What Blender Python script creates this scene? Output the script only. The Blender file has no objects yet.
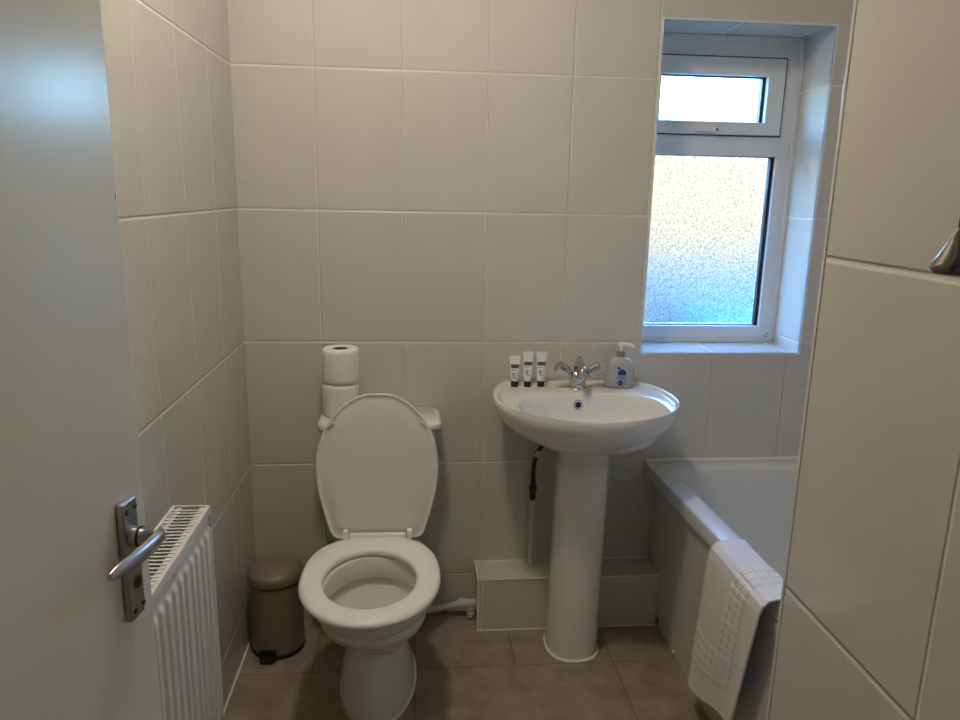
import bpy, bmesh, math, random
from mathutils import Vector, Matrix
random.seed(4)
PI = math.pi
S = bpy.context.scene
COL = S.collection

# ------------------------------------------------------------------ camera
F_PX = 734.62; PITCH = .222934; YAW = .0903876; ROLL = .0204277; EYE = 1.39626
cam = bpy.data.cameras.new('camera'); camo = bpy.data.objects.new('camera', cam); COL.objects.link(camo)
fw = Vector((math.sin(YAW)*math.cos(PITCH), math.cos(YAW)*math.cos(PITCH), -math.sin(PITCH)))
r0 = Vector((math.cos(YAW), -math.sin(YAW), 0)); u0 = r0.cross(fw)
rt = math.cos(ROLL)*r0 + math.sin(ROLL)*u0; up = -math.sin(ROLL)*r0 + math.cos(ROLL)*u0
M = Matrix((rt, up, -fw)).transposed().to_4x4(); M.translation = (0, 0, EYE)
camo.matrix_world = M
cam.sensor_fit = 'HORIZONTAL'; cam.sensor_width = 36; cam.lens = F_PX*36/960
cam.clip_start = .02; cam.clip_end = 200
S.camera = camo

# ------------------------------------------------------------------ light
SKY = 8.0; SUN = .2; LAMP = 120.0; HALL_FILL = 1.0
S.view_settings.view_transform = 'Standard'; S.view_settings.look = 'None'
S.view_settings.exposure = 0.0; S.view_settings.gamma = 1.0
S.view_settings.use_curve_mapping = False
wd = bpy.data.worlds.new('sky'); S.world = wd; wd.use_nodes = True
nt = wd.node_tree; nt.nodes.clear()
wo = nt.nodes.new('ShaderNodeOutputWorld'); bg = nt.nodes.new('ShaderNodeBackground')
sk = nt.nodes.new('ShaderNodeTexSky'); sk.sky_type = 'NISHITA'; sk.sun_disc = False
sk.sun_elevation = math.radians(38); sk.sun_rotation = math.radians(200); sk.air_density = 1.0; sk.dust_density = 1.2
bg.inputs['Strength'].default_value = SKY
tn = nt.nodes.new('ShaderNodeMix'); tn.data_type = 'RGBA'; tn.blend_type = 'MULTIPLY'; tn.inputs['Factor'].default_value = 1
tn.inputs['B'].default_value = (.49, .79, 1.10, 1)
nt.links.new(sk.outputs[0], tn.inputs['A']); nt.links.new(tn.outputs['Result'], bg.inputs[0]); nt.links.new(bg.outputs[0], wo.inputs[0])
sl = bpy.data.lights.new('sun', 'SUN'); sl.energy = SUN; sl.angle = .01; sl.color = (1, .92, .8)
so = bpy.data.objects.new('sun', sl); COL.objects.link(so)
so.rotation_euler = (math.radians(52), 0, math.radians(-20)); so.location = (0, -4, 6)
# window portal (guides the sampling of the sky only)
pl = bpy.data.lights.new('window_portal', 'AREA'); pl.shape = 'RECTANGLE'; pl.size = .62; pl.size_y = 1.02
pl.cycles.is_portal = True
po = bpy.data.objects.new('window_portal', pl); COL.objects.link(po)
po.location = (.97, 2.52, 1.40); po.rotation_euler = (-PI/2, 0, 0)

# ------------------------------------------------------------------ materials
def new_mat(name):
    m = bpy.data.materials.new(name); m.use_nodes = True
    t = m.node_tree; b = t.nodes['Principled BSDF']
    return m, t, b
def mat(name, col, rough=.5, metal=0, bump=0, scale=40, coat=0, var=0, spec=.5):
    m, t, b = new_mat(name)
    b.inputs['Base Color'].default_value = (*col, 1); b.inputs['Roughness'].default_value = rough
    b.inputs['Metallic'].default_value = metal; b.inputs['Coat Weight'].default_value = coat
    b.inputs['Specular IOR Level'].default_value = spec
    if bump or var:
        n = t.nodes.new('ShaderNodeTexNoise'); n.inputs['Scale'].default_value = scale; n.inputs['Detail'].default_value = 4
        tc = t.nodes.new('ShaderNodeTexCoord'); t.links.new(tc.outputs['Object'], n.inputs['Vector'])
        if bump:
            bp = t.nodes.new('ShaderNodeBump'); bp.inputs['Strength'].default_value = bump; bp.inputs['Distance'].default_value = .004
            t.links.new(n.outputs['Fac'], bp.inputs['Height']); t.links.new(bp.outputs[0], b.inputs['Normal'])
        if var:
            mx = t.nodes.new('ShaderNodeMix'); mx.data_type = 'RGBA'
            mx.inputs['A'].default_value = (*[c*(1-var) for c in col], 1); mx.inputs['B'].default_value = (*[min(1, c*(1+var)) for c in col], 1)
            t.links.new(n.outputs['Fac'], mx.inputs['Factor']); t.links.new(mx.outputs['Result'], b.inputs['Base Color'])
    return m
def mth(t, op, a, b=None, clamp=False):
    n = t.nodes.new('ShaderNodeMath'); n.operation = op; n.use_clamp = clamp
    for i, v in enumerate((a, b)):
        if v is None: continue
        if isinstance(v, (int, float)): n.inputs[i].default_value = v
        else: t.links.new(v, n.inputs[i])
    return n.outputs[0]
def edge_dist(t, coord, o, w):
    f = mth(t, 'FRACT', mth(t, 'DIVIDE', mth(t, 'SUBTRACT', coord, o), w))
    return mth(t, 'MULTIPLY', mth(t, 'SUBTRACT', .5, mth(t, 'ABSOLUTE', mth(t, 'SUBTRACT', f, .5))), w)
def smooth(t, v, a, b):
    n = t.nodes.new('ShaderNodeMapRange'); n.interpolation_type = 'SMOOTHSTEP'
    t.links.new(v, n.inputs[0]); n.inputs[1].default_value = a; n.inputs[2].default_value = b
    return n.outputs[0]
TILE = (.59, .563, .503); GROUT = (.74, .70, .63)
def tile_mat(name, axis, uo, W, zo=.139, H=.4, vaxis=2, col=TILE, grout=GROUT, gv=.0011, gh=.0016, rough=.09):
    m, t, b = new_mat(name)
    g = t.nodes.new('ShaderNodeNewGeometry'); sp = t.nodes.new('ShaderNodeSeparateXYZ'); t.links.new(g.outputs['Position'], sp.inputs[0])
    du = edge_dist(t, sp.outputs[axis], uo, W); dv = edge_dist(t, sp.outputs[vaxis], zo, H)
    mu = smooth(t, du, gv*.6, gv*1.5); mv = smooth(t, dv, gh*.6, gh*1.5)
    k = mth(t, 'MINIMUM', mth(t, 'ADD', .5, mth(t, 'MULTIPLY', mu, .5)), mv)
    hb = mth(t, 'MINIMUM', smooth(t, du, gv*.5, gv*3.2), smooth(t, dv, gh*.5, gh*3.2))
    n = t.nodes.new('ShaderNodeTexNoise'); n.inputs['Scale'].default_value = 3.2; n.inputs['Detail'].default_value = 3; n.inputs['Distortion'].default_value = 1.2
    t.links.new(g.outputs['Position'], n.inputs['Vector'])
    mx = t.nodes.new('ShaderNodeMix'); mx.data_type = 'RGBA'
    mx.inputs['A'].default_value = (*[c*.95 for c in col], 1); mx.inputs['B'].default_value = (*[c*1.05 for c in col], 1)
    t.links.new(n.outputs['Fac'], mx.inputs['Factor'])
    m2 = t.nodes.new('ShaderNodeMix'); m2.data_type = 'RGBA'; m2.inputs['A'].default_value = (*grout, 1)
    t.links.new(mx.outputs['Result'], m2.inputs['B']); t.links.new(k, m2.inputs['Factor'])
    t.links.new(m2.outputs['Result'], b.inputs['Base Color'])
    b1 = t.nodes.new('ShaderNodeBump'); b1.inputs['Strength'].default_value = 1; b1.inputs['Distance'].default_value = .0014
    t.links.new(hb, b1.inputs['Height'])
    n2 = t.nodes.new('ShaderNodeTexNoise'); n2.inputs['Scale'].default_value = 9; n2.inputs['Detail'].default_value = 2; n2.inputs['Distortion'].default_value = .8
    t.links.new(g.outputs['Position'], n2.inputs['Vector'])
    b2 = t.nodes.new('ShaderNodeBump'); b2.inputs['Strength'].default_value = .33; b2.inputs['Distance'].default_value = .006
    t.links.new(n2.outputs['Fac'], b2.inputs['Height']); t.links.new(b1.outputs[0], b2.inputs['Normal'])
    t.links.new(b2.outputs[0], b.inputs['Normal'])
    rr = mth(t, 'SUBTRACT', .8, mth(t, 'MULTIPLY', mth(t, 'MINIMUM', k, hb), .8-rough)); t.links.new(rr, b.inputs['Roughness'])
    return m
def floor_mat():
    m, t, b = new_mat('floor_tile')
    g = t.nodes.new('ShaderNodeNewGeometry'); sp = t.nodes.new('ShaderNodeSeparateXYZ'); t.links.new(g.outputs['Position'], sp.inputs[0])
    x, y = sp.outputs[0], sp.outputs[1]
    dy = edge_dist(t, y, 1.954, .3035)
    back = mth(t, 'GREATER_THAN', y, 1.954)
    dxa = edge_dist(t, x, .303, .3035); dxb = edge_dist(t, x, .607, .607)
    dx = mth(t, 'ADD', mth(t, 'MULTIPLY', dxa, back), mth(t, 'MULTIPLY', dxb, mth(t, 'SUBTRACT', 1.0, back)))
    k = mth(t, 'MINIMUM', smooth(t, dx, .0006, .002), smooth(t, dy, .0006, .002))
    n = t.nodes.new('ShaderNodeTexNoise'); n.inputs['Scale'].default_value = 9; n.inputs['Detail'].default_value = 8; n.inputs['Roughness'].default_value = .68
    t.links.new(g.outputs['Position'], n.inputs['Vector'])
    r = t.nodes.new('ShaderNodeValToRGB'); e = r.color_ramp.elements
    e[0].position = .3; e[0].color = (.19, .145, .10, 1); e[1].position = .72; e[1].color = (.38, .305, .23, 1)
    t.links.new(n.outputs['Fac'], r.inputs[0])
    mx = t.nodes.new('ShaderNodeMix'); mx.data_type = 'RGBA'; mx.inputs['A'].default_value = (.10, .078, .058, 1)
    t.links.new(r.outputs[0], mx.inputs['B']); t.links.new(k, mx.inputs['Factor']); t.links.new(mx.outputs['Result'], b.inputs['Base Color'])
    bp = t.nodes.new('ShaderNodeBump'); bp.inputs['Strength'].default_value = .25; bp.inputs['Distance'].default_value = .002
    t.links.new(mth(t, 'ADD', k, mth(t, 'MULTIPLY', n.outputs['Fac'], .4)), bp.inputs['Height']); t.links.new(bp.outputs[0], b.inputs['Normal'])
    b.inputs['Roughness'].default_value = .48
    return m
def emit(name, col, s):
    m = bpy.data.materials.new(name); m.use_nodes = True; t = m.node_tree; t.nodes.clear()
    o = t.nodes.new('ShaderNodeOutputMaterial'); e = t.nodes.new('ShaderNodeEmission')
    e.inputs[0].default_value = (*col, 1); e.inputs[1].default_value = s; t.links.new(e.outputs[0], o.inputs[0]); return m
def clear_glass():
    m = bpy.data.materials.new('clear_glass'); m.use_nodes = True; t = m.node_tree; t.nodes.clear()
    o = t.nodes.new('ShaderNodeOutputMaterial'); a = t.nodes.new('ShaderNodeBsdfTransparent'); g = t.nodes.new('ShaderNodeBsdfGlossy')
    g.inputs['Roughness'].default_value = .02; a.inputs[0].default_value = (.93, .96, .95, 1)
    mx = t.nodes.new('ShaderNodeMixShader'); mx.inputs[0].default_value = .06
    t.links.new(a.outputs[0], mx.inputs[1]); t.links.new(g.outputs[0], mx.inputs[2]); t.links.new(mx.outputs[0], o.inputs[0]); return m
def frosted_glass():
    m = bpy.data.materials.new('obscure_glass'); m.use_nodes = True; t = m.node_tree; t.nodes.clear()
    o = t.nodes.new('ShaderNodeOutputMaterial')
    tc = t.nodes.new('ShaderNodeTexCoord')
    v = t.nodes.new('ShaderNodeTexVoronoi'); v.inputs['Scale'].default_value = 150; t.links.new(tc.outputs['Object'], v.inputs['Vector'])
    bp = t.nodes.new('ShaderNodeBump'); bp.inputs['Strength'].default_value = 1; bp.inputs['Distance'].default_value = .005
    t.links.new(v.outputs['Distance'], bp.inputs['Height'])
    rf = t.nodes.new('ShaderNodeBsdfRefraction'); rf.inputs['Roughness'].default_value = .06; rf.inputs['IOR'].default_value = 1.075
    vr = t.nodes.new('ShaderNodeMapRange'); vr.inputs[1].default_value = .15; vr.inputs[2].default_value = .75; vr.inputs[3].default_value = 1.0; vr.inputs[4].default_value = .68
    t.links.new(v.outputs['Distance'], vr.inputs[0]); t.links.new(vr.outputs[0], rf.inputs[0])
    tr = t.nodes.new('ShaderNodeBsdfTranslucent'); tr.inputs[0].default_value = (.36, .37, .37, 1)
    gl = t.nodes.new('ShaderNodeBsdfGlossy'); gl.inputs['Roughness'].default_value = .15
    for n in (rf, tr, gl): t.links.new(bp.outputs[0], n.inputs['Normal'])
    m1 = t.nodes.new('ShaderNodeMixShader'); m1.inputs[0].default_value = .008
    t.links.new(rf.outputs[0], m1.inputs[1]); t.links.new(tr.outputs[0], m1.inputs[2])
    m2 = t.nodes.new('ShaderNodeMixShader'); m2.inputs[0].default_value = .05
    t.links.new(m1.outputs[0], m2.inputs[1]); t.links.new(gl.outputs[0], m2.inputs[2])
    t.links.new(m2.outputs[0], o.inputs[0]); return m

XL = -.521; YB = 2.263
M_BACK = tile_mat('wall_tile_back', 0, -.540, .2513)
M_SIDE = tile_mat('wall_tile_side', 1, YB-.2455, .2557)
M_PART = tile_mat('wall_tile_partition', 1, .54, .25, zo=.1335)
M_SILL = tile_mat('sill_tile', 0, -.540, .2513, zo=0, H=50, vaxis=1)
M_BOX = tile_mat('boxing_tile', 0, .2145, .9, zo=-.01, H=9)
M_FLOOR = floor_mat()
M_CEIL = mat('ceiling_paint', (.75, .73, .69), .8, bump=.1)
M_CERAMIC = mat('glazed_ceramic', (.77, .75, .70), .1, coat=.3)
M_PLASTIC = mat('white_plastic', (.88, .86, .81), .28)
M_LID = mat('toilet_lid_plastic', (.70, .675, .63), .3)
M_UPVC = mat('window_upvc', (.72, .73, .74), .3)
M_ACRYL = mat('bath_acrylic', (.68, .68, .66), .27)
M_PANEL = mat('bath_panel_plastic', (.60, .58, .53), .22, bump=.03, scale=6)
M_SEAL = mat('white_sealant', (.82, .80, .75), .4)
M_DOOR = mat('gloss_white_paint', (.80, .765, .655), .24, bump=.05, scale=5, var=.03, spec=.4)
M_RAD = mat('radiator_enamel', (.76, .745, .70), .25)
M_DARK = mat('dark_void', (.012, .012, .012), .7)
M_BLACK = mat('black_plastic', (.012, .012, .013), .35)
M_RUBBER = mat('black_gasket_shade', (.015, .016, .02), .5)
M_CHROME = mat('chrome', (.52, .52, .53), .08, 1)
M_SATIN = mat('satin_chrome', (.45, .44, .42), .28, 1, bump=.04, scale=90)
M_TAUPE = mat('taupe_enamel', (.21, .165, .13), .38)
M_PAPER = mat('toilet_paper', (.83, .80, .75), .95, bump=.6, scale=70)
M_CARD = mat('cardboard_core', (.10, .075, .05), .9)
M_TOWEL = mat('white_terry_cloth', (.84, .82, .79), .98, bump=.8, scale=320)
M_GLASS = clear_glass(); M_FROST = frosted_glass()
M_LABELB = mat('label_blue', (.015, .03, .16), .4)
M_LABELL = mat('label_light_blue', (.16, .28, .45), .4)
M_LABELG = mat('label_green', (.20, .32, .22), .4)
M_INK = mat('label_grey_ink', (.10, .10, .11), .5)
M_INKL = mat('label_pale_ink', (.35, .35, .36), .5)
M_TUBE = mat('white_tube_plastic', (.80, .79, .77), .3)
M_SOAP = mat('clear_soap_bottle', (.40, .40, .39), .12, coat=.5)
M_COLLAR = mat('pump_collar', (.24, .23, .21), .4)
M_PIPE = mat('white_pipe_plastic', (.62, .60, .55), .35)
M_BRAID = mat('dark_braided_hose', (.018, .017, .016), .45)
M_BRASS = mat('dark_valve_metal', (.05, .045, .04), .4, .6)
M_LAMP = emit('lamp_glow', (1, .915, .77), LAMP)
M_HALLFILL = emit('hall_fill_glow', (1, .86, .68), HALL_FILL)  # glow of the added fill light in the hall
M_CREAM = mat('cream_render', (.145, .078, .030), .9, bump=.3, var=.12, scale=3)
M_SLATE = mat('grey_blue_fence', (.055, .056, .052), .8, var=.25, scale=4)
M_BLUEBOX = mat('bright_blue_plastic', (.010, .095, .14), .4)
M_GROUND = mat('pale_paving', (.10, .10, .10), .9, var=.1, scale=6)
M_CORD = mat('dark_cord', (.03, .025, .02), .7)
M_BELL = mat('aged_chrome', (.22, .20, .17), .22, 1)

# ------------------------------------------------------------------ helpers
WORLD = {}
def wloc(o): return WORLD.get(o.name, Vector((0, 0, 0)))
def obj(name, bm, m, parent=None, sharp=40, local=False, shade=True):
    me = bpy.data.meshes.new(name)
    bmesh.ops.recalc_face_normals(bm, faces=bm.faces)
    bm.to_mesh(me); bm.free()
    for mm in (m if isinstance(m, (list, tuple)) else [m]): me.materials.append(mm)
    if shade:
        for p in me.polygons: p.use_smooth = True
        me.set_sharp_from_angle(angle=math.radians(sharp))
    o = bpy.data.objects.new(name, me); COL.objects.link(o)
    if shade and sharp <= 40:
        wn = o.modifiers.new('weighted_normals', 'WEIGHTED_NORMAL'); wn.keep_sharp = True; wn.weight = 80
    if parent:
        o.parent = parent
        if not local: me.transform(Matrix.Translation(-wloc(parent)))
        WORLD[o.name] = wloc(parent)
    return o
def thing(name, label, cat, loc=(0, 0, 0), group=None, kind=None):
    o = bpy.data.objects.new(name, None); COL.objects.link(o); o.location = loc; WORLD[o.name] = Vector(loc)
    o.empty_display_size = .05
    if label: o['label'] = label
    if cat: o['category'] = cat
    if group: o['group'] = group
    if kind: o['kind'] = kind
    return o
def rebase(o, loc):
    o.data.transform(Matrix.Translation(-Vector(loc))); o.location = loc; WORLD[o.name] = Vector(loc)
def box(bm, x0, x1, y0, y1, z0, z1, bev=0, seg=2):
    r = bmesh.ops.create_cube(bm, size=1)
    for v in r['verts']:
        v.co = ((x0+x1)/2+v.co.x*(x1-x0), (y0+y1)/2+v.co.y*(y1-y0), (z0+z1)/2+v.co.z*(z1-z0))
    if bev:
        es = set(e for v in r['verts'] for e in v.link_edges)
        bmesh.ops.bevel(bm, geom=list(es), offset=bev, segments=seg, affect='EDGES', profile=.5)
    return r['verts']
def nbox(*a, **k):
    bm = bmesh.new(); box(bm, *a, **k); return bm
def loft(bm, rings, cap0=True, cap1=True, cyc=False):
    R = [[bm.verts.new(p) for p in r] for r in rings]
    n = len(R[0]); L = len(R)
    for i in range(L if cyc else L-1):
        a, b = R[i], R[(i+1) % L]
        for j in range(n):
            bm.faces.new((a[j], a[(j+1) % n], b[(j+1) % n], b[j]))
    if not cyc:
        if cap0: bm.faces.new(R[0][::-1])
        if cap1: bm.faces.new(R[-1])
    return R
def nloft(*a, **k):
    bm = bmesh.new(); loft(bm, *a, **k); return bm
def egg(cx, yc, hw, yf, yb, z, n=64, ef=2.0, eb=2.0):
    out = []
    for i in range(n):
        t = 2*PI*i/n; c, s = math.cos(t), math.sin(t); e = eb if s > 0 else ef
        x = cx+hw*math.copysign(abs(c)**(2/e), c)
        y = yc+(yb-yc if s > 0 else yc-yf)*math.copysign(abs(s)**(2/e), s)
        out.append((x, y, z))
    return out
def rrect(x0, x1, y0, y1, r, z, n=8):
    out = []
    for cx, cy, a in ((x1-r, y1-r, 0), (x0+r, y1-r, PI/2), (x0+r, y0+r, PI), (x1-r, y0+r, 1.5*PI)):
        for i in range(n+1):
            t = a+PI/2*i/n; out.append((cx+r*math.cos(t), cy+r*math.sin(t), z))
    return out
def lathe(bm, prof, c, axis=(0, 0, 1), n=32, cap0=True, cap1=True):
    ax = Vector(axis).normalized(); a = ax.orthogonal().normalized(); b = ax.cross(a); c = Vector(c)
    return loft(bm, [[c+ax*h+(a*math.cos(2*PI*i/n)+b*math.sin(2*PI*i/n))*r for i in range(n)] for r, h in prof], cap0, cap1)
def nlathe(*a, **k):
    bm = bmesh.new(); lathe(bm, *a, **k); return bm
def tube(bm, pts, rad, n=12, sub=6):
    P = [Vector(p) for p in pts]
    if sub > 1 and len(P) > 2:
        Q = []
        for i in range(len(P)-1):
            p0, p1, p2, p3 = P[max(i-1, 0)], P[i], P[i+1], P[min(i+2, len(P)-1)]
            for k in range(sub):
                t = k/sub
                Q.append(.5*((2*p1)+(-p0+p2)*t+(2*p0-5*p1+4*p2-p3)*t*t+(-p0+3*p1-3*p2+p3)*t**3))
        Q.append(P[-1]); P = Q
    rings = []; prev = None
    for i, p in enumerate(P):
        d = (P[min(i+1, len(P)-1)]-P[max(i-1, 0)]).normalized()
        a = d.orthogonal().normalized() if prev is None else (prev-d*prev.dot(d)).normalized()
        prev = a; b = d.cross(a); r = rad if not callable(rad) else rad(i/(len(P)-1))
        rings.append([p+(a*math.cos(2*PI*k/n)+b*math.sin(2*PI*k/n))*r for k in range(n)])
    return loft(bm, rings)
def ntube(*a, **k):
    bm = bmesh.new(); tube(bm, *a, **k); return bm
def struct(name, bm, m, **k):
    o = obj(name, bm, m, shade=False, **k); o['kind'] = 'structure'; return o
def lerp(a, b, t): return a+(b-a)*t
def spl(tab, x):
    if x <= tab[0][0]: return tab[0][1]
    for (a, va), (b, vb) in zip(tab, tab[1:]):
        if x <= b: return lerp(va, vb, (x-a)/(b-a))
    return tab[-1][1]

# ================================================================== ROOM SHELL
ZC = 2.45; XR = 1.50
struct('floor', nbox(-1.0, 1.6, -1.4, YB+.02, -.06, 0), M_FLOOR)
struct('ceiling', nbox(-1.0, 1.6, -1.4, YB+.02, ZC, ZC+.06), M_CEIL)
struct('wall_left', nbox(XL-.1, XL, .0, YB+.25, 0, ZC), M_SIDE)
struct('wall_right', nbox(XR, XR+.1, .0, YB+.25, 0, ZC), M_SIDE)
WX0, WX1, WZ0, WZ1, YO = .727, 1.255, .906, 1.904, 2.51
bm = bmesh.new()
box(bm, XL, WX0, YB, YO, 0, ZC); box(bm, WX1, XR, YB, YO, 0, ZC)
box(bm, WX0, WX1, YB, YO, 0, WZ0); box(bm, WX0, WX1, YB, YO, WZ1, ZC)
for v in bm.verts:                       # the left reveal splays outwards
    if abs(v.co.x-WX0) < 1e-4 and abs(v.co.y-YO) < 1e-4: v.co.x = .655
bm.normal_update()
for f in bm.faces:
    f.material_index = 1 if abs(f.normal.x) > .5 else (2 if abs(f.normal.z) > .5 else 0)
struct('wall_back', bm, [M_BACK, M_SIDE, M_SILL])
# end wall of the bath: a tiled block whose long face runs past the camera on the right
struct('wall_partition', nbox(.452, XR, .10, .785, 0, ZC), M_PART)
bm = bmesh.new(); box(bm, XL, -.47, .0, .10, 0, ZC); box(bm, .40, XR, .0, .10, 0, ZC); box(bm, -.47, .40, .0, .10, 2.02, ZC)
struct('wall_front', bm, M_CEIL)
bm = bmesh.new(); box(bm, -1.0, -.9, -1.4, .0, 0, ZC); box(bm, 1.0, 1.1, -1.4, .0, 0, ZC); box(bm, -.9, 1.0, -1.4, -1.3, 0, ZC)
box(bm, -1.0, XL, 0, .05, 0, ZC)
struct('wall_hall', bm, M_CEIL)
# slim white tile trims
bm = bmesh.new()
w = .006
box(bm, WX0-w, WX0, YB-.002, YB+.004, WZ0-w, WZ1+w); box(bm, WX1, WX1+w, YB-.002, YB+.004, WZ0-w, WZ1+w)
box(bm, WX0, WX1, YB-.002, YB+.004, WZ0-w, WZ0); box(bm, WX0, WX1, YB-.002, YB+.004, WZ1, WZ1+w)
struct('trim_1', bm, M_UPVC)
struct('trim_2', nbox(.4508, .456, .780, .7862, 0, ZC, bev=.0012), mat('edge_trim', (.66, .63, .57), .3))
# bead of sealant where the floor meets the left wall
struct('trim_3', nbox(XL, XL+.004, .1, YB, 0, .004), M_SEAL)

# ================================================================== WINDOW
win = thing('window_1', 'white framed window with narrow top light above a tall obscured pane', 'window', ((WX0+WX1)/2, 2.47, WZ0), kind='structure')
FX0, FX1 = .68, 1.246; FZ0, FZ1 = WZ0+.004, WZ1-.004; fy0, fy1 = 2.442, 2.505
bm = bmesh.new()
box(bm, FX0, FX0+.048, fy0, fy1, FZ0, FZ1, .003); box(bm, FX1-.048, FX1, fy0, fy1, FZ0, FZ1, .003)
box(bm, FX0+.04, FX1-.04, fy0, fy1, FZ0, .963, .003); box(bm, FX0+.04, FX1-.04, fy0, fy1, 1.842, FZ1, .003)
box(bm, FX0+.04, FX1-.04, fy0, fy1, 1.534, 1.597, .003)
obj('frame', bm, M_UPVC, win)
bm = bmesh.new(); box(bm, FX0+.002, WX1+.0, fy0-.008, fy0+.02, FZ0-.004, FZ0+.012, .002)
obj('sill_bead', bm, M_UPVC, win)
obj('side_bead', nbox(FX1-.004, WX1, fy0-.008, fy0+.02, FZ0, FZ1, .002), M_UPVC, win)
obj('head_bead', nbox(FX0, WX1, fy0-.008, fy0+.02, FZ1-.008, WZ1, .002), M_UPVC, win)
# opening top light
bm = bmesh.new(); sx0, sx1, sz0, sz1 = .7285, 1.198, 1.6, 1.839; gx0, gx1, gz0, gz1 = .787, 1.140, 1.641, 1.783; sy = 2.432
box(bm, sx0, gx0, sy, fy1-.005, sz0, sz1, .004); box(bm, gx1, sx1, sy, fy1-.005, sz0, sz1, .004)
box(bm, gx0-.01, gx1+.01, sy, fy1-.005, sz0, gz0, .004); box(bm, gx0-.01, gx1+.01, sy, fy1-.005, gz1, sz1, .004)
sash = obj('top_sash', bm, M_UPVC, win)
bm = bmesh.new()
for a in ((sx0-.003, sx0, sz0-.003, sz1+.003), (sx1, sx1+.0035, sz0-.003, sz1+.003), (sx0, sx1, sz0-.003, sz0), (sx0, sx1, sz1, sz1+.003)):
    box(bm, a[0], a[1], sy+.006, sy+.03, a[2], a[3])
for a in ((gx1-.011, gx1+.001, gz0, gz1), (gx0-.001, gx0+.005, gz0, gz1), (gx0, gx1, gz1-.003, gz1+.001), (gx0, gx1, gz0-.001, gz0+.002)):  # gasket; right strip widened in black for the bead's shaded side
    box(bm, a[0], a[1], sy+.018, sy+.04, a[2], a[3])
obj('gasket_and_shade', bm, M_RUBBER, sash)
obj('glass_pane', nbox(gx0, gx1, sy+.030, sy+.034, gz0, gz1), M_GLASS, sash)
hd = nbox(.905, .985, sy-.012, sy, 1.607, 1.619, .004); box(hd, .965, .985, sy-.02, sy, 1.605, 1.623, .004)
box(hd, .955, .99, sy-.012, sy, 1.602, 1.606, .001)
h = obj('window_handle', hd, M_UPVC, win)
obj('lock_hole', nlathe([(.0038, -.001), (.0038, .001)], (.975, sy-.0202, 1.614), (0, -1, 0), 14), M_BLACK, h)
lx0, lx1, lz0, lz1 = FX0+.048, FX1-.048, .963, 1.534
obj('obscure_pane', nbox(lx0-.004, lx1+.004, 2.474, 2.478, lz0-.004, lz1+.004), M_FROST, win)
bm = bmesh.new()
box(bm, lx1-.012, lx1+.001, 2.455, 2.473, lz0, lz1); box(bm, lx0-.001, lx0+.006, 2.455, 2.473, lz0, lz1)  # wider black right strip also stands for the bead's shadow side
box(bm, lx0, lx1, 2.458, 2.473, lz0-.001, lz0+.003); box(bm, lx0, lx1, 2.458, 2.473, lz1-.002, lz1+.001)
obj('gasket_and_shade', bm, M_RUBBER, win)
bm = bmesh.new()
for px, pz in ((1.232, .935), (1.222, .928), (1.229, .925)): lathe(bm, [(.003, 0), (.002, .002)], (px, fy0-.001, pz), (0, -1, 0), 10)
obj('screw_cap', bm, M_COLLAR, win)

# ---- what shows, blurred, outside the pane
struct('ground_outside', nbox(-6, 10, 2.6, 14, -.9, -.8), M_GROUND)
struct('wall_outside', nbox(-4, 9, 5.6, 5.8, -.8, 1.98), M_CREAM)
fence = obj('garden_fence', nbox(-4, 9, 4.9, 4.96, -.8, .98), M_SLATE, shade=False)
rebase(fence, (1.5, 4.93, -.8)); fence['label'] = 'grey blue low fence blurred behind the lower half of the obscured pane'; fence['category'] = 'fence'
bm = nbox(1.72, 3.2, 4.2, 4.75, -.8, .62, .02); box(bm, 1.70, 3.22, 4.18, 4.77, .62, .72, .02)
bb = obj('storage_box', bm, M_BLUEBOX); rebase(bb, (2.3, 4.5, -.8))
bb['label'] = 'bright blue box shape blurred behind the lower right corner of the obscured pane'; bb['category'] = 'storage box'

# ================================================================== DOOR
DA = math.radians(7.2); hinge = Vector((-.324-.74*math.sin(DA), .854-.74*math.cos(DA), 0))
door = thing('door_1', 'white painted bathroom door standing open at the left with satin lever handle', 'door', hinge, kind='structure')
door.rotation_euler = (0, 0, PI/2-DA)
def dobj(name, bm, m, parent=door, **k): return obj(name, bm, m, parent, local=True, **k)
dobj('door_leaf', nbox(0, .74, 0, .04, .008, 1.985, .002), M_DOOR)
mk = bmesh.new()
for (mx, mz, w, hh, tilt) in ((.50, 1.33, .0022, .010, .4), (.652, .76, .0016, .003, 0), (.735, 1.385, .0015, .006, 0)):
    vs = box(mk, mx-w/2, mx+w/2, -.0004, .0004, mz-hh/2, mz+hh/2)
    bmesh.ops.rotate(mk, verts=vs, cent=(mx, 0, mz), matrix=Matrix.Rotation(tilt, 3, 'Y'))
dobj('scuff_mark', mk, M_COLLAR)
PXc = .690; PZ0, PZ1 = .906, 1.052; pw = .0158
bm = nbox(PXc-pw, PXc+pw, -.010, 0, PZ0, PZ1, .0035, 3)
plate = dobj('handle_plate', bm, M_SATIN)
for sx in (-.0095, .0095):
    for sz in (PZ0+.012, PZ1-.012):
        dobj('screw', nlathe([(.0032, 0), (.0032, .0012), (.0015, .0013)], (PXc+sx, -.0098, sz), (0, -1, 0), 14), M_DARK, plate)
dobj('turn_hole', nlathe([(.0075, 0), (.0075, .0012), (.006, .0014)], (PXc+.001, -.0098, .950), (0, -1, 0), 24), M_DARK, plate)
HZ = 1.007
bm = bmesh.new(); lathe(bm, [(.0115, 0), (.0115, .008), (.010, .011), (.010, .020)], (PXc, -.010, HZ), (0, -1, 0), 24)
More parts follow.
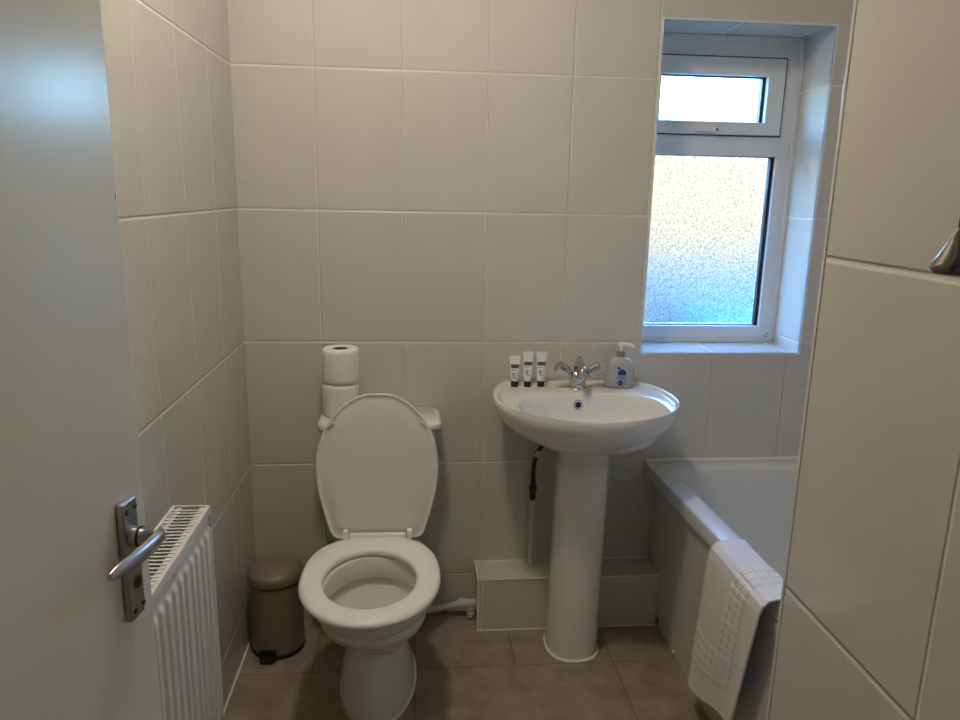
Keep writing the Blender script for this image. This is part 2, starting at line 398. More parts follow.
# lever: flat tapering bar with a rounded elbow over the spindle, pointing back to the hinge
def lev(t):
    x = lerp(PXc+.022, PXc-.095, t); y = -.034-.004*math.sin(PI*t); z = HZ-.005+.007*t
    return x, y, z
rings = []
for i in range(15):
    t = i/14; x, y, z = lev(t)
    wd_ = spl([(0, .004), (.06, .009), (.25, .0105), (.8, .0085), (.95, .007), (1, .004)], t); th = spl([(0, .003), (.08, .007), (.5, .006), (.95, .0045), (1, .0025)], t)
    rings.append([(x, y+th*math.cos(2*PI*k/16), z+wd_*math.sin(2*PI*k/16)) for k in range(16)])
loft(bm, rings)
tube(bm, [(PXc, -.024, HZ), (PXc+.001, -.029, HZ+.001), (PXc+.003, -.033, HZ+.002)], .010, 16)
lv = dobj('lever', bm, M_SATIN, sharp=50)
dobj('collar', nlathe([(.0122, 0), (.0122, .0022)], (PXc, -.0175, HZ), (0, -1, 0), 24), M_BLACK, lv)
for zz in (.25, 1.0, 1.75):
    dobj('door_hinge', ntube([(-.004, -.004, zz-.04), (-.004, -.004, zz+.04)], .005), M_SATIN)

# ================================================================== RADIATOR
rad = thing('radiator', 'white fluted panel radiator with slotted top on the left wall beside the door', 'radiator', (-.45, 1.18, .26))
RY0, RY1, RZ0, RZ1 = .93, 1.42, .26, .770
def flute(xb, d, sgn):
    ny = 240; zs = [RZ0, RZ0+.02, RZ0+.034, RZ0+.046]+[lerp(RZ0+.06, RZ1-.065, i/4) for i in range(5)]+[RZ1-.056, RZ1-.052, RZ1-.048, RZ1-.044, RZ1-.040, RZ1-.03, RZ1-.006, RZ1]
    bm = bmesh.new(); G = []
    for z in zs:
        g = min(1, max(0, (z-RZ0-.02)/.03))*min(1, max(0, (RZ1-.040-z)/.012)); row = []
        for i in range(ny+1):
            y = lerp(RY0+.002, RY1-.002, i/ny); ph = ((y-RY0-.008)/.0335) % 1
            f = max(0, min(1, (.32-abs(ph-.5))/.10)); f = f*f*(3-2*f)
            x = xb+sgn*d*f*g
            if z > RZ1-.004: x -= sgn*.004
            row.append(bm.verts.new((x, y, z)))
        G.append(row)
    for a, b in zip(G, G[1:]):
        for i in range(ny): bm.faces.new((a[i], a[i+1], b[i+1], b[i]))
    r = bmesh.ops.extrude_face_region(bm, geom=bm.faces[:])
    for v in r['geom']:
        if isinstance(v, bmesh.types.BMVert): v.co.x -= sgn*.010
    return bm
obj('front_panel', flute(-.416, .006, 1), M_RAD, rad, sharp=60)
obj('back_panel', flute(-.478, .006, -1), M_RAD, rad, sharp=60)
bm = bmesh.new()
box(bm, -.485, -.479, RY0, RY1, RZ1-.012, RZ1+.004, .001); box(bm, -.417, -.410, RY0, RY1, RZ1-.012, RZ1+.004, .001)
box(bm, -.485, -.410, RY1-.006, RY1, RZ1-.012, RZ1+.004, .001); box(bm, -.485, -.410, RY0, RY0+.006, RZ1-.012, RZ1+.004, .001)
k = int((RY1-RY0-.012)/.0138)
for i in range(1, k+1):
    y = RY0+.006+i*(RY1-RY0-.012)/(k+1); box(bm, -.480, -.416, y-.0026, y+.0026, RZ1-.0005, RZ1+.0015)
obj('top_grille', bm, M_RAD, rad)
for ye in (RY0, RY1): obj('side_panel', nbox(-.482, -.412, ye-.0015, ye+.0015, RZ0+.01, RZ1-.004, .0006), M_RAD, rad)
obj('inner_shade', nbox(-.468, -.418, RY0+.008, RY1-.008, RZ0+.03, RZ1-.008), M_DARK, rad)  # black block standing in for the shade inside, seen through the grille slots
for yb in (RY0+.1, RY1-.1): obj('wall_bracket', nbox(XL, -.478, yb-.02, yb+.02, RZ0+.06, RZ1-.06), M_RAD, rad)

# ================================================================== PEDAL BIN
BX, BY, BR = -.426, 2.098, .080
pb = thing('pedal_bin', 'small taupe pedal bin with domed lid in the corner left of the toilet', 'bin', (BX, BY, 0))
obj('body', nlathe([(BR-.004, .012), (BR, .016), (BR, .232), (BR-.002, .236)], (BX, BY, 0), n=64), M_TAUPE, pb)
obj('base_ring', nlathe([(BR-.002, 0), (BR+.0015, .004), (BR+.0015, .014), (BR-.002, .018)], (BX, BY, 0), n=64), M_BLACK, pb)
obj('lid', nlathe([(BR-.006, .234), (BR+.002, .237), (BR+.004, .241), (BR+.004, .256), (BR, .267), (BR-.014, .276), (BR-.04, .281), (.01, .2825)], (BX, BY, 0), n=64), M_TAUPE, pb)
obj('lid_seal', nlathe([(BR-.002, .2335), (BR+.001, .2335), (BR+.001, .2372), (BR-.002, .2372)], (BX, BY, 0), n=64), M_BLACK, pb)
bm = nbox(BX-.039, BX+.005, BY-BR-.024, BY-BR+.01, .012, .020, .003); box(bm, BX-.043, BX+.009, BY-BR-.006, BY-BR+.004, .006, .036, .003)
obj('pedal', bm, M_BLACK, pb)

# ================================================================== TOILET
TX = -.108
wc = thing('toilet', 'white close coupled toilet with its lid raised against the cistern', 'toilet', (TX, 1.95, 0))
spec = [  # z, half width, front, back, centre
    (0, .109, 1.71, 2.11, 1.93), (.012, .109, 1.71, 2.11, 1.93), (.06, .099, 1.725, 2.105, 1.93), (.12, .086, 1.745, 2.10, 1.93), (.17, .076, 1.765, 2.095, 1.92),
    (.21, .079, 1.752, 2.09, 1.91), (.24, .089, 1.727, 2.085, 1.88), (.27, .105, 1.688, 2.08, 1.85), (.30, .124, 1.645, 2.075, 1.82), (.33, .142, 1.606, 2.07, 1.79), (.36, .159, 1.573, 2.065, 1.76), (.396, .173, 1.547, 2.06, 1.75), (.402, .168, 1.552, 2.055, 1.75)]
def smooth_rows(rows, sub=5):
    out = []
    for i in range(len(rows)-1):
        p0, p1, p2, p3 = rows[max(i-1, 0)], rows[i], rows[i+1], rows[min(i+2, len(rows)-1)]
        for k in range(sub):
            q = k/sub; out.append(tuple(.5*(2*b+(c-a)*q+(2*a-5*b+4*c-d)*q*q+(-a+3*b-3*c+d)*q**3) for a, b, c, d in zip(p0, p1, p2, p3)))
    return out+[rows[-1]]
rings = [egg(TX-.004, yc, hw, yf, yb, z, eb=2.5) for z, hw, yf, yb, yc in [spec[0]]+smooth_rows(spec[1:-1])+[spec[-1]]]
inn = [(.402, .128, 1.59, 1.898), (.397, .124, 1.595, 1.894), (.343, .124, 1.595, 1.894), (.337, .128, 1.592, 1.898), (.332, .138, 1.583, 1.908), (.31, .132, 1.60, 1.90),
       (.28, .106, 1.64, 1.872), (.24, .078, 1.70, 1.86), (.215, .062, 1.725, 1.85), (.20, .05, 1.74, 1.83)]
rings += [egg(TX, 1.735, hw, yf, yb, z) for z, hw, yf, yb in inn]
bm = nloft(rings)
loft(bm, [rrect(TX-.10, TX+.10, 1.99, 2.235, .03, z) for z in (.31, .32, .398, .402)])
pan = obj('pan', bm, M_CERAMIC, wc, sharp=60)
obj('foot_sealant', nloft([egg(TX, 1.93, .113, 1.706, 2.114, 0, eb=2.5), egg(TX, 1.93, .1125, 1.7065, 2.113, .003, eb=2.5), egg(TX, 1.93, .109, 1.71, 2.109, .005, eb=2.5)]), M_SEAL, pan)
obj('pan_water', nloft([egg(TX, 1.785, .066, 1.722, 1.853, z) for z in (.2175, .2185)]), mat('still_water', (.30, .29, .26), .05), pan)
for sg in (-1, 1): obj('fixing_screw', nlathe([(.008, -.004), (.008, .003), (.004, .005)], (TX+sg*.083, 1.97, .115), (sg, 0, .12), 14), M_COLLAR, pan)
# cistern
bm = nloft([rrect(TX-x, TX+x, y, 2.256, .035, z) for z, x, y in ((.405, .140, 2.135), (.415, .150, 2.125), (.55, .163, 2.105), (.704, .172, 2.092))])
obj('cistern', bm, M_CERAMIC, wc, sharp=60)
CX0, CX1 = -.289, .080
bm = nloft([rrect(CX0+i, CX1-i, 2.076+i, 2.259-i*.3, .04, z) for i, z in ((.008, .7035), (.002, .706), (0, .711), (0, .722), (.004, .729), (.012, .7315))])
obj('cistern_lid', bm, M_CERAMIC, wc, sharp=60)
bm = nlathe([(.02, .7315), (.02, .7335), (.017, .7345), (.003, .735)], (TX, 2.16, 0), n=24)
obj('flush_button', bm, M_CHROME, wc)
# seat
def sring(o, z): return egg(TX-.007, 1.75, .182-o, 1.530+o, 1.978-o, z, eb=2.7, n=72)
def hring(o, z): return egg(TX-.008, 1.745, .120+o, 1.598-o, 1.892+o, z, n=72)
bm = nloft([hring(.006, .404), sring(.012, .404), sring(.003, .407), sring(0, .412), sring(.001, .417), sring(.005, .4225), sring(.012, .4255),
            [tuple(lerp(a, b, .5) for a, b in zip(p, q)) for p, q in zip(sring(.012, .428), hring(.01, .428))],
            hring(.010, .4255), hring(.004, .423), hring(0, .417), hring(.001, .409)], cyc=True)
obj('seat', bm, M_PLASTIC, wc, sharp=70)
# raised lid, an egg outline leaning back against the cistern
prof = [(50, 0), (51, 30), (54, 55), (60, 75), (75, 106), (100, 142), (150, 188), (200, 217), (250, 235), (300, 245), (340, 247), (400, 243), (450, 235), (500, 222), (550, 207), (600, 191), (618, 181), (626, 170), (630, 150)]
LH = .424; pts = [((630-y)/580*LH, w/247*.1765) for y, w in prof][::-1]
P0 = Vector((TX, 1.990, .411)); tilt = math.radians(8.5)
e_s = Vector((0, math.sin(tilt), math.cos(tilt))); e_n = Vector((0, -math.cos(tilt), math.sin(tilt)))
out = []
dense = []
for (s0, w0), (s1, w1) in zip(pts, pts[1:]):
    for q in range(3): dense.append((lerp(s0, s1, q/3), lerp(w0, w1, q/3)))
dense.append(pts[-1])
right = [(w, s) for s, w in dense if w > 0]; left = [(-w, s) for w, s in right[::-1]]
outl = right+left
def lring(k, d):
    cs = .2
    R = []
    for w, s in outl:
        p = Vector((w, s)); q = Vector((w*.25, lerp(s, cs, .75))); p = p+(q-p).normalized()*k
        R.append(P0+Vector((p.x, 0, 0))+e_s*p.y+e_n*d)
    return R
bm = nloft([lring(.012, -.012), lring(.003, -.010), lring(0, -.004), lring(0, .003), lring(.0015, .005), lring(.0045, .0055), lring(.007, .0035), lring(.010, .002), lring(.018, .003), lring(.030, .0065), lring(.045, .0085)])
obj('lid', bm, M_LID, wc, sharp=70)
for sg in (-1, 1):
    bm = nbox(-.011, .011, -.006, .010, -.004, .005, .002)
    bmesh.ops.transform(bm, matrix=Matrix.Translation(P0+Vector((sg*.132, 0, 0))+e_s*.335+e_n*.004) @ Matrix.Rotation(sg*.75, 4, 'Y'), verts=bm.verts[:])
    obj('lid_buffer', bm, M_LID, wc)
bm = nbox(TX-.081, TX+.082, 1.966, 1.984, .408, .434, .004)
obj('hinge_bar', bm, M_PLASTIC, wc)
for hx in (TX-.091, TX+.092): obj('hinge', nbox(hx-.008, hx+.008, 1.965, 1.986, .402, .444, .003), M_PLASTIC, wc)

# toilet rolls on the cistern
def roll(z, label, x, y, seed):
    t = thing('toilet_roll', label, 'toilet roll', (x, y, z), 'toilet rolls on the cistern')
    rng = random.Random(seed); n = 56; R = .0555; hh = .1035; rings = []
    prof = [(.0225, .003), (.0245, .0), (R-.006, 0), (R-.001, .003), (R, .012), (R+.0004, .03), (R-.0003, .06), (R, .088), (R-.001, .097), (R-.006, hh), (.026, hh-.0008), (.0235, hh-.003), (.0225, .05)]
    for r, h_ in prof:
        rings.append([(x+(r+(rng.uniform(-.0006, .0006) if r > .04 else 0))*math.cos(2*PI*i/n), y+(r+(rng.uniform(-.0006, .0006) if r > .04 else 0))*math.sin(2*PI*i/n), z+h_) for i in range(n)])
    bm = nloft(rings, cyc=True); obj('paper', bm, M_PAPER, t, sharp=60)
    obj('core', nloft([[(x+r*math.cos(2*PI*i/32), y+r*math.sin(2*PI*i/32), z+h_) for i in range(32)] for r, h_ in ((.0222, .002), (.0222, hh-.003), (.021, hh-.003), (.021, .002))], cyc=True), M_CARD, t)
    return t
roll(.7320, 'lower white toilet roll standing on the cistern, beneath another roll', -.224, 2.175, 1)
roll(.8358, 'upper white toilet roll with its open core facing up, on top of another roll', -.222, 2.174, 2)

# ================================================================== BASIN
bx = .503
bs = thing('pedestal_basin', 'white pedestal wash basin with mixer tap on the back wall', 'basin', (bx, 2.06, 0))
N = 96
def O(t, k=1.0):
    c, s = math.cos(t), math.sin(t)
    x = bx-.003+.272*k*c; y = 2.055+(.335 if s > 0 else .262)*k*s
    return x, min(y, 2.258)
def B(t, k=1.0):
    c, s = math.cos(t), math.sin(t); e = 2.7
    return .508+.212*k*math.copysign(abs(c)**(2/e), c), 1.985+(.142 if s > 0 else .160)*k*math.copysign(abs(s)**(2/e), s)
def Pd(t): return bx+.085*math.cos(t), 2.05+.088*math.sin(t)
def mixr(f, g, k, z):
    R = []
    for i in range(N):
        t = 2*PI*i/N; a, b = f(t), g(t); zz = z(t) if callable(z) else z
        R.append((lerp(a[0], b[0], k), lerp(a[1], b[1], k), zz))
    return R
def rimz(t): return .820 if math.sin(t) < .35 else lerp(.820, .817, min(1, (math.sin(t)-.35)/.3))
rings = [mixr(Pd, O, 0, .676), mixr(Pd, O, .22, .684), mixr(Pd, O, .45, .699), mixr(Pd, O, .66, .720), mixr(Pd, O, .82, .745), mixr(Pd, O, .92, .767), mixr(Pd, O, .975, .787),
         mixr(Pd, O, 1, .803), mixr(Pd, O, 1, lambda t: rimz(t)-.007), mixr(Pd, O, .99, lambda t: rimz(t)-.001), mixr(O, B, .07, rimz), mixr(O, B, .17, lambda t: rimz(t)-.0005), mixr(O, B, .225, lambda t: rimz(t)-.003), mixr(O, B, .27, lambda t: rimz(t)-.0075 if math.sin(t) < .35 else .8105), mixr(O, B, .34, .8098), mixr(O, B, .6, .8095), mixr(O, B, .93, .8085)]
for k, z in ((1, .8065), (.975, .800), (.95, .785), (.91, .758), (.84, .725), (.70, .702), (.45, .691), (.12, .688)):
    rings.append(mixr(lambda t: B(t, k), lambda t: B(t, k), 0, z))
basin = obj('basin', nloft(rings, cap0=False), M_CERAMIC, bs, sharp=70)
ofs = (.494, 2.117, .775)
bm = bmesh.new(); lathe(bm, [(.0085, 0), (.0145, 0), (.015, .002), (.0135, .004), (.009, .0035)], ofs, (0, -1, .2), 28, False, False)
ring_o = obj('overflow_ring', bm, M_CHROME, basin)
obj('overflow_hole', nlathe([(.0095, 0), (.0095, .0012)], ofs, (0, -1, .2), 24), M_DARK, basin)
obj('drain', nlathe([(.022, .687), (.022, .6915), (.018, .6925), (.006, .690)], (.508, 1.985, 0), n=28), M_CHROME, basin)
# pedestal: open-backed column
def ped(z, r, yf, yb=2.136, w=None): return egg(bx-.008+.008*(z/.66), 2.05, r, yf, yb, z, n=48, ef=2.3, eb=3.2)
bm = nloft([ped(0, .080, 1.962), ped(.05, .079, 1.964), ped(.30, .0775, 1.966), ped(.60, .0755, 1.967), ped(.640, .0755, 1.967), ped(.642, .078, 1.964), ped(.665, .079, 1.962), ped(.70, .080, 1.96)])
obj('pedestal', bm, M_CERAMIC, bs, sharp=60)
bm = nloft([ped(0, .0845, 1.957), ped(.003, .0835, 1.9585), ped(.006, .0795, 1.963)])
obj('pedestal_sealant', bm, M_SEAL, bs)
# mixer tap
tx, ty, tz = .503, 2.182, .8095
bm = nlathe([(.026, 0), (.027, .003), (.024, .007), (.024, .014), (.028, .030), (.0285, .042), (.024, .054), (.012, .061)], (tx, ty, tz), n=32)
tap = obj('mixer_tap', bm, M_CHROME, bs)
obj('spout', ntube([(tx, ty, tz+.045), (tx-.002, ty-.012, tz+.075), (tx-.004, ty-.045, tz+.090), (tx-.006, ty-.085, tz+.080), (tx-.007, ty-.098, tz+.062)], lambda t: .0145-.004*t, 20), M_CHROME, tap)
obj('pop_up_rod', nlathe([(.003, 0), (.003, .034), (.0065, .036), (.0065, .044), (.004, .047)], (tx+.006, ty+.014, tz+.052), n=14), M_CHROME, tap)
for s in (-1, 1):
    ax = Vector((s*.82, -.12, .52)).normalized(); c = Vector((tx, ty, tz+.030))+ax*.018
    bm = bmesh.new(); lathe(bm, [(.011, 0), (.011, .016), (.0125, .018)], c, ax, 24)
    # eight-lobed grip
    a = ax.orthogonal().normalized(); b = ax.cross(a); rings = []
    for r, hh in ((.0125, .018), (.0175, .022), (.0185, .034), (.0185, .056), (.0165, .062), (.008, .064)):
        rings.append([c+ax*hh+(a*math.cos(2*PI*i/48)+b*math.sin(2*PI*i/48))*(r*(1+.06*math.cos(8*2*PI*i/48))) for i in range(48)])
    loft(bm, rings); obj('tap_handle', bm, M_CHROME, tap)

# toiletry tubes
def ttube(x, y, hgt, label):
    z = .8106
    t = thing('toiletry_tube', label, 'toiletry tube', (x, y, z), 'toiletry tubes on the basin')
    obj('cap', nlathe([(.0105, 0), (.0112, .0015), (.0115, .0175), (.010, .018)], (x, y, z), n=28), M_BLACK, t)
    n = 40
    def ell(a, b, zz): return [(x+a*math.cos(2*PI*i/n), y+b*math.sin(2*PI*i/n), z+zz) for i in range(n)]
    rings = [ell(.0095, .0095, .0175), ell(.012, .012, .020)]
    for k in range(7):
        f = k/6; rings.append(ell(lerp(.0122, .0162, f), lerp(.0122, .0016, f), lerp(.024, hgt-.012, f)))
    rings += [ell(.0172, .0011, hgt-.011), ell(.0178, .001, hgt)]
    body = obj('tube_body', nloft(rings), M_TUBE, t, sharp=70)
    # printed marks lie on the curved front
    def mark(z0, z1, u0, u1, m, nm):
        bm = bmesh.new(); rows = []
        for zz in (z0, (z0+z1)/2, z1):
            f = min(1, max(0, (zz-.024)/(hgt-.012-.024))); a = lerp(.0122, .0162, f); b = lerp(.0122, .0016, f); row = []
            for i in range(9):
                u = lerp(u0, u1, i/8); row.append(bm.verts.new((x+a*u, y-b*math.sqrt(max(0, 1-u*u))-.0004, z+zz)))
            rows.append(row)
        for p, q in zip(rows, rows[1:]):
            for i in range(8): bm.faces.new((p[i], p[i+1], q[i+1], q[i]))
        r = bmesh.ops.extrude_face_region(bm, geom=bm.faces[:])
        for v in r['geom']:
            if isinstance(v, bmesh.types.BMVert): v.co.y += .0006
        return obj(nm, bm, m, body)
    h2 = hgt*.645
    mark(h2-.004, h2+.008, -.85, .85, M_INK, 'brand_band')
    mark(h2-.012, h2-.009, -.7, .2, M_INKL, 'print_line'); mark(h2-.030, h2-.018, -.62, .0, M_INKL, 'print_line'); mark(h2-.035, h2-.032, -.5, .4, M_INKL, 'print_line')
    mark(h2-.026, h2-.016, .25, .4, M_INKL, 'print_line')
    return t
ttube(.309, 2.203, .098, 'shorter white toiletry tube on a black cap, leftmost on the basin')
ttube(.350, 2.203, .111, 'middle one of three white toiletry tubes with black caps on the basin')
ttube(.392, 2.203, .111, 'white toiletry tube with black cap standing nearest the mixer tap')

# hand soap bottle
sx_, sy_, sz_ = .641, 2.196, .8106
sb = thing('soap_bottle', 'grey translucent hand soap pump bottle with blue label on the basin right of the tap', 'soap bottle', (sx_, sy_, sz_))
def se(a, b, zz, e=2.7): return [(sx_+a*math.copysign(abs(math.cos(2*PI*i/48))**(2/e), math.cos(2*PI*i/48)), sy_+b*math.copysign(abs(math.sin(2*PI*i/48))**(2/e), math.sin(2*PI*i/48)), sz_+zz) for i in range(48)]
obj('bottle', nloft([se(.041, .021, 0), se(.0445, .024, .003), se(.046, .025, .010), se(.046, .0255, .035), se(.0435, .025, .060), se(.039, .023, .078), se(.032, .020, .088), se(.022, .016, .0945), se(.012, .012, .098), se(.0115, .0115, .102)]), M_SOAP, sb, sharp=70)
col_ = obj('pump_collar', nlathe([(.0135, .098), (.0138, .100), (.0138, .114), (.012, .116)], (sx_, sy_, sz_), n=28), M_COLLAR, sb)
bm = nlathe([(.0045, .115), (.0045, .130), (.010, .131), (.010, .140), (.007, .143)], (sx_, sy_, sz_), n=20)
tube(bm, [(sx_, sy_, sz_+.1375), (sx_+.015, sy_-.012, sz_+.1385), (sx_+.028, sy_-.024, sz_+.136), (sx_+.031, sy_-.027, sz_+.131)], .0048, 12)
obj('pump_head', bm, M_TUBE, sb)
def yfront(u, zz):
    a = spl([(0, .0445), (.01, .046), (.035, .046), (.06, .0435), (.078, .039), (.088, .032)], zz); b = spl([(0, .024), (.01, .025), (.035, .0255), (.06, .025), (.078, .023), (.088, .020)], zz)
    return sy_-b*max(0, 1-abs(u/a)**2.7)**(1/2.7)-.0005
def lab(name, poly, m):
    bm = bmesh.new(); vs = [bm.verts.new((sx_+u, yfront(u, w), sz_+w)) for u, w in poly]; bm.faces.new(vs)
    r = bmesh.ops.extrude_face_region(bm, geom=bm.faces[:])
    for v in r['geom']:
        if isinstance(v, bmesh.types.BMVert): v.co.y += .0006
    obj(name, bm, m, sb, shade=False)
lab('label_dome', [(-.013, .043), (.013, .043)]+[(.013*math.cos(PI*i/14), .047+.015*math.sin(PI*i/14)) for i in range(15)], M_LABELB)
lab('label_dot', [(-.011+.005*math.cos(2*PI*i/16), .066+.004*math.sin(2*PI*i/16)) for i in range(16)], M_LABELB)
lab('label_panel', [(-.014, .030), (.014, .030), (.016, .037), (.014, .0405), (-.012, .0405), (-.016, .036)], M_LABELL)
lab('label_patch', [(-.016, .012), (-.011, .012), (-.010, .024), (-.014, .028), (-.018, .022)], M_LABELG)
lab('label_figure', [(-.010, .010), (.003, .010), (.004, .018), (.0, .027), (-.006, .028), (-.009, .021)], M_LABELB)
lab('label_stripe', [(.006, .010), (.012, .010), (.014, .024), (.010, .028), (.006, .020)], M_LABELL)

# ================================================================== PIPE BOXING, PIPES
pbx = thing('pipe_boxing', 'low white boxed pipe casing along the floor behind the basin pedestal', 'pipe casing', (.5, 2.2, 0))
obj('front_panel', nbox(.203, .799, 2.140, 2.150, 0, .182, .001), M_BOX, pbx)
obj('top_panel', nbox(.203, .799, 2.150, YB, .172, .183, .001), M_BOX, pbx)
obj('end_panel', nbox(.203, .211, 2.150, YB, 0, .172), M_BOX, pbx)
bm = bmesh.new(); box(bm, .2005, .2075, 2.1375, 2.1425, 0, .1845, .001); box(bm, .2005, .799, 2.1375, 2.1415, .1815, .1848, .001); box(bm, .2005, .799, 2.259, 2.263, .182, .186, .001)
box(bm, .2005, .2055, 2.14, 2.26, .182, .185, .001); box(bm, .203, .799, 2.137, 2.141, 0, .003, .001); box(bm, .216, .2180, 2.1385, 2.1405, .004, .181)
obj('edge_trim', bm, M_SEAL, pbx)
wp = thing('water_pipe', 'thin white riser pipe with dark hose left of the basin pedestal', 'pipe', (.385, 2.222, .188))
obj('riser', ntube([(.385, 2.222, .186), (.385, 2.222, .39)], .0085), M_PIPE, wp)
bm = nlathe([(.0115, .385), (.0115, .40), (.0095, .402), (.0115, .405), (.0115, .42)], (.384, 2.222, 0), n=20); obj('compression_nut', bm, M_PIPE, wp)
bm = nlathe([(.006, .42), (.010, .425), (.010, .452), (.013, .455), (.013, .470), (.009, .474), (.009, .492), (.006, .495)], (.383, 2.222, 0), n=8)
obj('valve', bm, M_BRASS, wp)
obj('hose', ntube([(.383, 2.222, .49), (.384, 2.222, .54), (.393, 2.218, .585), (.415, 2.205, .622), (.445, 2.19, .648), (.46, 2.18, .668)], .0075), M_BRAID, wp)
obj('hose_ferrule', ntube([(.390, 2.2195, .572), (.398, 2.2165, .594)], .0088), M_PIPE, wp)
wz = thing('waste_pipe', 'white waste pipe running low along the wall behind the toilet into the boxing', 'pipe', (-.05, 2.222, .0))
obj('run', ntube([(-.335, 2.222, .022), (.0, 2.222, .026), (.155, 2.222, .052)], .0115, 16), M_PIPE, wz)
bm = nlathe([(.0155, 0), (.0165, .004), (.0165, .026), (.0145, .03)], (.145, 2.222, .052), (1, 0, 0), 20); tube(bm, [(.170, 2.222, .052), (.203, 2.222, .053)], .0135, 16)
obj('coupling', bm, M_PIPE, wz)
bm = ntube([(.185, 2.215, .052), (.185, 2.212, .008)], .010, 14); lathe(bm, [(.0135, 0), (.0135, .014)], (.185, 2.212, .010), n=6); obj('elbow', bm, M_PIPE, wz)

# ================================================================== BATH
bt = thing('bathtub', 'white acrylic bathtub with plain panel under the window', 'bathtub', (1.13, 1.52, 0))
def bsh(p):
    x, y, z = p; return (x+(2.258-y)*.034*(1-(x-.765)/.735), y, z)
bx0, bx1, by0, by1 = .764, 1.497, .79, 2.259
def br(i, z, r=None, extra=(0, 0)): return [bsh(p) for p in rrect(bx0+i, bx1-i, by0+i, by1-i*.85-extra[0], r if r else .012+i*.6, z, 10)]
rings = [br(.010, .492, .004), br(.001, .490, .004), br(0, .493, .004), br(0, .530, .004), br(.002, .5345, .005), br(.006, .5365, .008), br(.052, .537, .08), br(.062, .535, .12), br(.069, .528, .15), br(.074, .512, .16),
         br(.086, .44, .16), br(.105, .33, .16), br(.140, .22, .15), br(.175, .165, .16), br(.23, .145, .12)]
tub = obj('tub', nloft(rings, cap0=False), M_ACRYL, bt, sharp=60)
bm = bmesh.new()
for z0, z1, x in ((.035, .492, .801), (0, .035, .806)):
    vs = box(bm, x, x+.014, .79, 2.256, z0, z1, .002)
obj('bath_panel', bm, M_PANEL, bt)
obj('panel_lip', nbox(.789, .803, .79, 2.256, .464, .4885, .002), M_PANEL, bt)
obj('panel_gap', nbox(.8055, .8075, 2.128, 2.142, .01, .085), M_DARK, bt)
obj('panel_clip', nlathe([(.006, 0), (.006, .004), (.003, .006)], (.806, 1.976, .012), (-1, 0, 0), 12), M_SEAL, bt)
bm = bmesh.new(); box(bm, .766, 1.497, 2.252, 2.263, .534, .546, .003)
obj('bath_sealant', bm, M_SEAL, bt)
obj('overflow', nlathe([(.03, 0), (.03, .004), (.026, .007), (.01, .006)], (1.11, .885, .42), (0, 1, 0), 28), M_CHROME, bt)

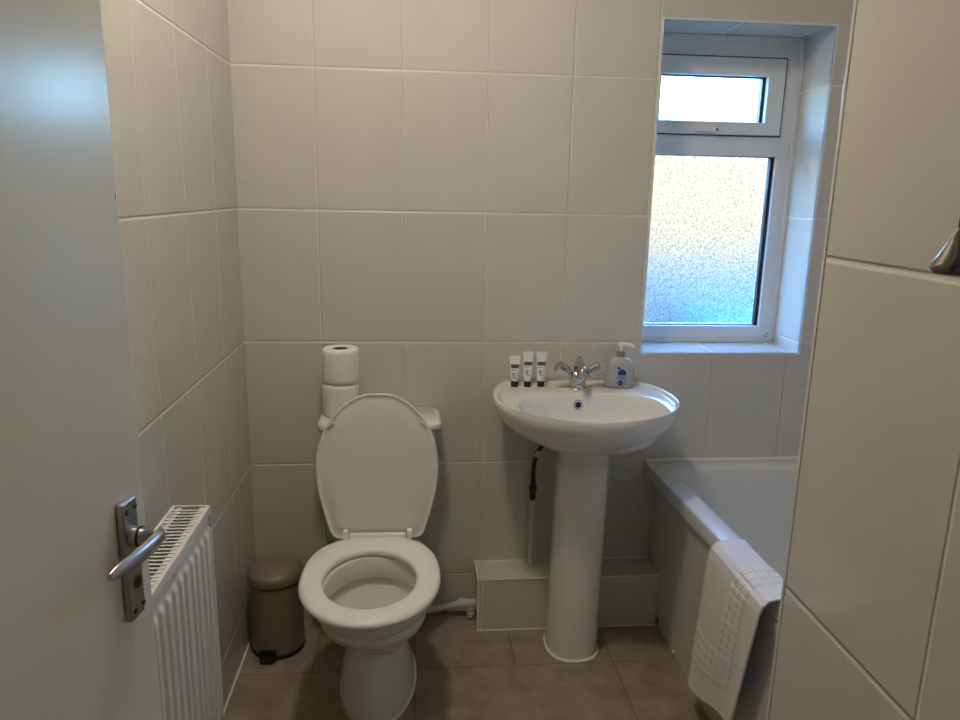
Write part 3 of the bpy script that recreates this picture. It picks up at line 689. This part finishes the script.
# bath mat draped over the rim
def mat_path(v):   # arc length along the mat from the tub side to the floor side
    P = [(.868, .405), (.862, .47), (.853, .525), (.838, .5435), (.81, .5455), (.785, .5440), (.768, .5395), (.756, .526), (.752, .50), (.752, .35), (.756, .20), (.760, .08)]
    d = [0]
    for a, b in zip(P, P[1:]): d.append(d[-1]+math.hypot(a[0]-b[0], a[1]-b[1]))
    s = v*d[-1]
    for i in range(len(P)-1):
        if s <= d[i+1]+1e-9:
            t = (s-d[i])/(d[i+1]-d[i]); return lerp(P[i][0], P[i+1][0], t), lerp(P[i][1], P[i+1][1], t), d[-1]
nu, nv = 150, 320
bm = bmesh.new(); G = []
def cell(a):   # raised squares between narrow channels
    q = abs(a % 1-.5); return min(1, max(0, (.47-q)/.12))
for j in range(nv+1):
    v = j/nv; row = []
    x0, z0, L = mat_path(v)
    xa, za, _ = mat_path(max(0, v-.01)); xb, zb, _ = mat_path(min(1, v+.01))
    tx_, tz_ = xb-xa, zb-za; l = math.hypot(tx_, tz_); nx, nz = tz_/l, -tx_/l    # outward normal
    if nx > 0 and v > .5: nx, nz = -nx, -nz
    if v <= .3: nx, nz = abs(nx), abs(nz)
    if .3 < v <= .5 and nz < 0: nx, nz = -nx, -nz
    for i in range(nu+1):
        u = i/nu      # 0 = far edge, 1 = near edge
        drop = max(0, .53-z0)*(1 if x0 < .79 else 0)
        yl = 1.664+drop*.17; yr = 1.382+drop*.20
        y = lerp(yl, yr, u); z = z0; x = x0
        z += drop/.45*.075*u
        sag = .012*math.sin(u*7+v*3)*drop*1.6-.012*drop*math.sin(u*3.1); x += sag
        U = u*.28; V = v*L
        hz = cell(V/.030)*cell(U/.028) if (.70 < v < .86) else 0
        if .52 < u < .78 and v < .86: hz = max(hz, cell(U/.0275)*cell(V/.028))
        if .70 < v < .86 and u > .80: hz = 0
        edge = 1 if (u < .02 or u > .98 or v > .985 or v < .015) else 0
        h_ = .0034*hz+.0014*edge
        row.append(bm.verts.new((x+nx*h_, y, z+nz*h_)))
    G.append(row)
for a, b in zip(G, G[1:]):
    for i in range(nu): bm.faces.new((a[i], a[i+1], b[i+1], b[i]))
towel = obj('bath_mat', bm, M_TOWEL, sharp=80); rebase(towel, (.80, 1.53, .545))
towel['label'] = 'white quilted bath mat hanging over the side of the bathtub'; towel['category'] = 'bath mat'
sm = towel.modifiers.new('thickness', 'SOLIDIFY'); sm.thickness = .005; sm.offset = 0

# ================================================================== PULL CORD, LAMP
pc = thing('pull_cord', 'dark pull cord with bell shaped metal end hanging at the right edge', 'pull cord', (.371, .478, 1.347))
obj('bell', nlathe([(.005, .0), (.0135, .0015), (.0155, .005), (.015, .008), (.011, .015), (.007, .023), (.0045, .030), (.003, .033)], (.371, .478, 1.347), n=32), M_BELL, pc)
obj('cord', ntube([(.371, .478, 1.379), (.371, .478, 2.43)], .0022, 10), M_CORD, pc)
obj('ceiling_switch', nlathe([(.04, 2.42), (.04, 2.45)], (.371, .478, 0), n=28), M_PLASTIC, pc)
LX, LY = -.10, 1.33
cl = thing('ceiling_light', 'round glowing opal ceiling light in the middle of the bathroom ceiling', 'ceiling light', (LX, LY, 2.45))
obj('base', nlathe([(.10, 2.435), (.10, 2.45)], (LX, LY, 0), n=40), M_PLASTIC, cl)
obj('diffuser', nlathe([(.01, 2.365), (.04, 2.37), (.07, 2.385), (.088, 2.41), (.092, 2.435)], (LX, LY, 0), n=40), M_LAMP, cl)
hl = thing('ceiling_light', 'added round fill light, unseen, outside the door behind the viewpoint', 'ceiling light', (.1, -.75, 2.45))  # added fill light, out of view, sends a little light through the doorway
obj('base', nlathe([(.10, 2.435), (.10, 2.45)], (.1, -.75, 0), n=40), M_PLASTIC, hl)
obj('diffuser', nlathe([(.01, 2.365), (.04, 2.37), (.07, 2.385), (.088, 2.41), (.092, 2.435)], (.1, -.75, 0), n=40), M_HALLFILL, hl)
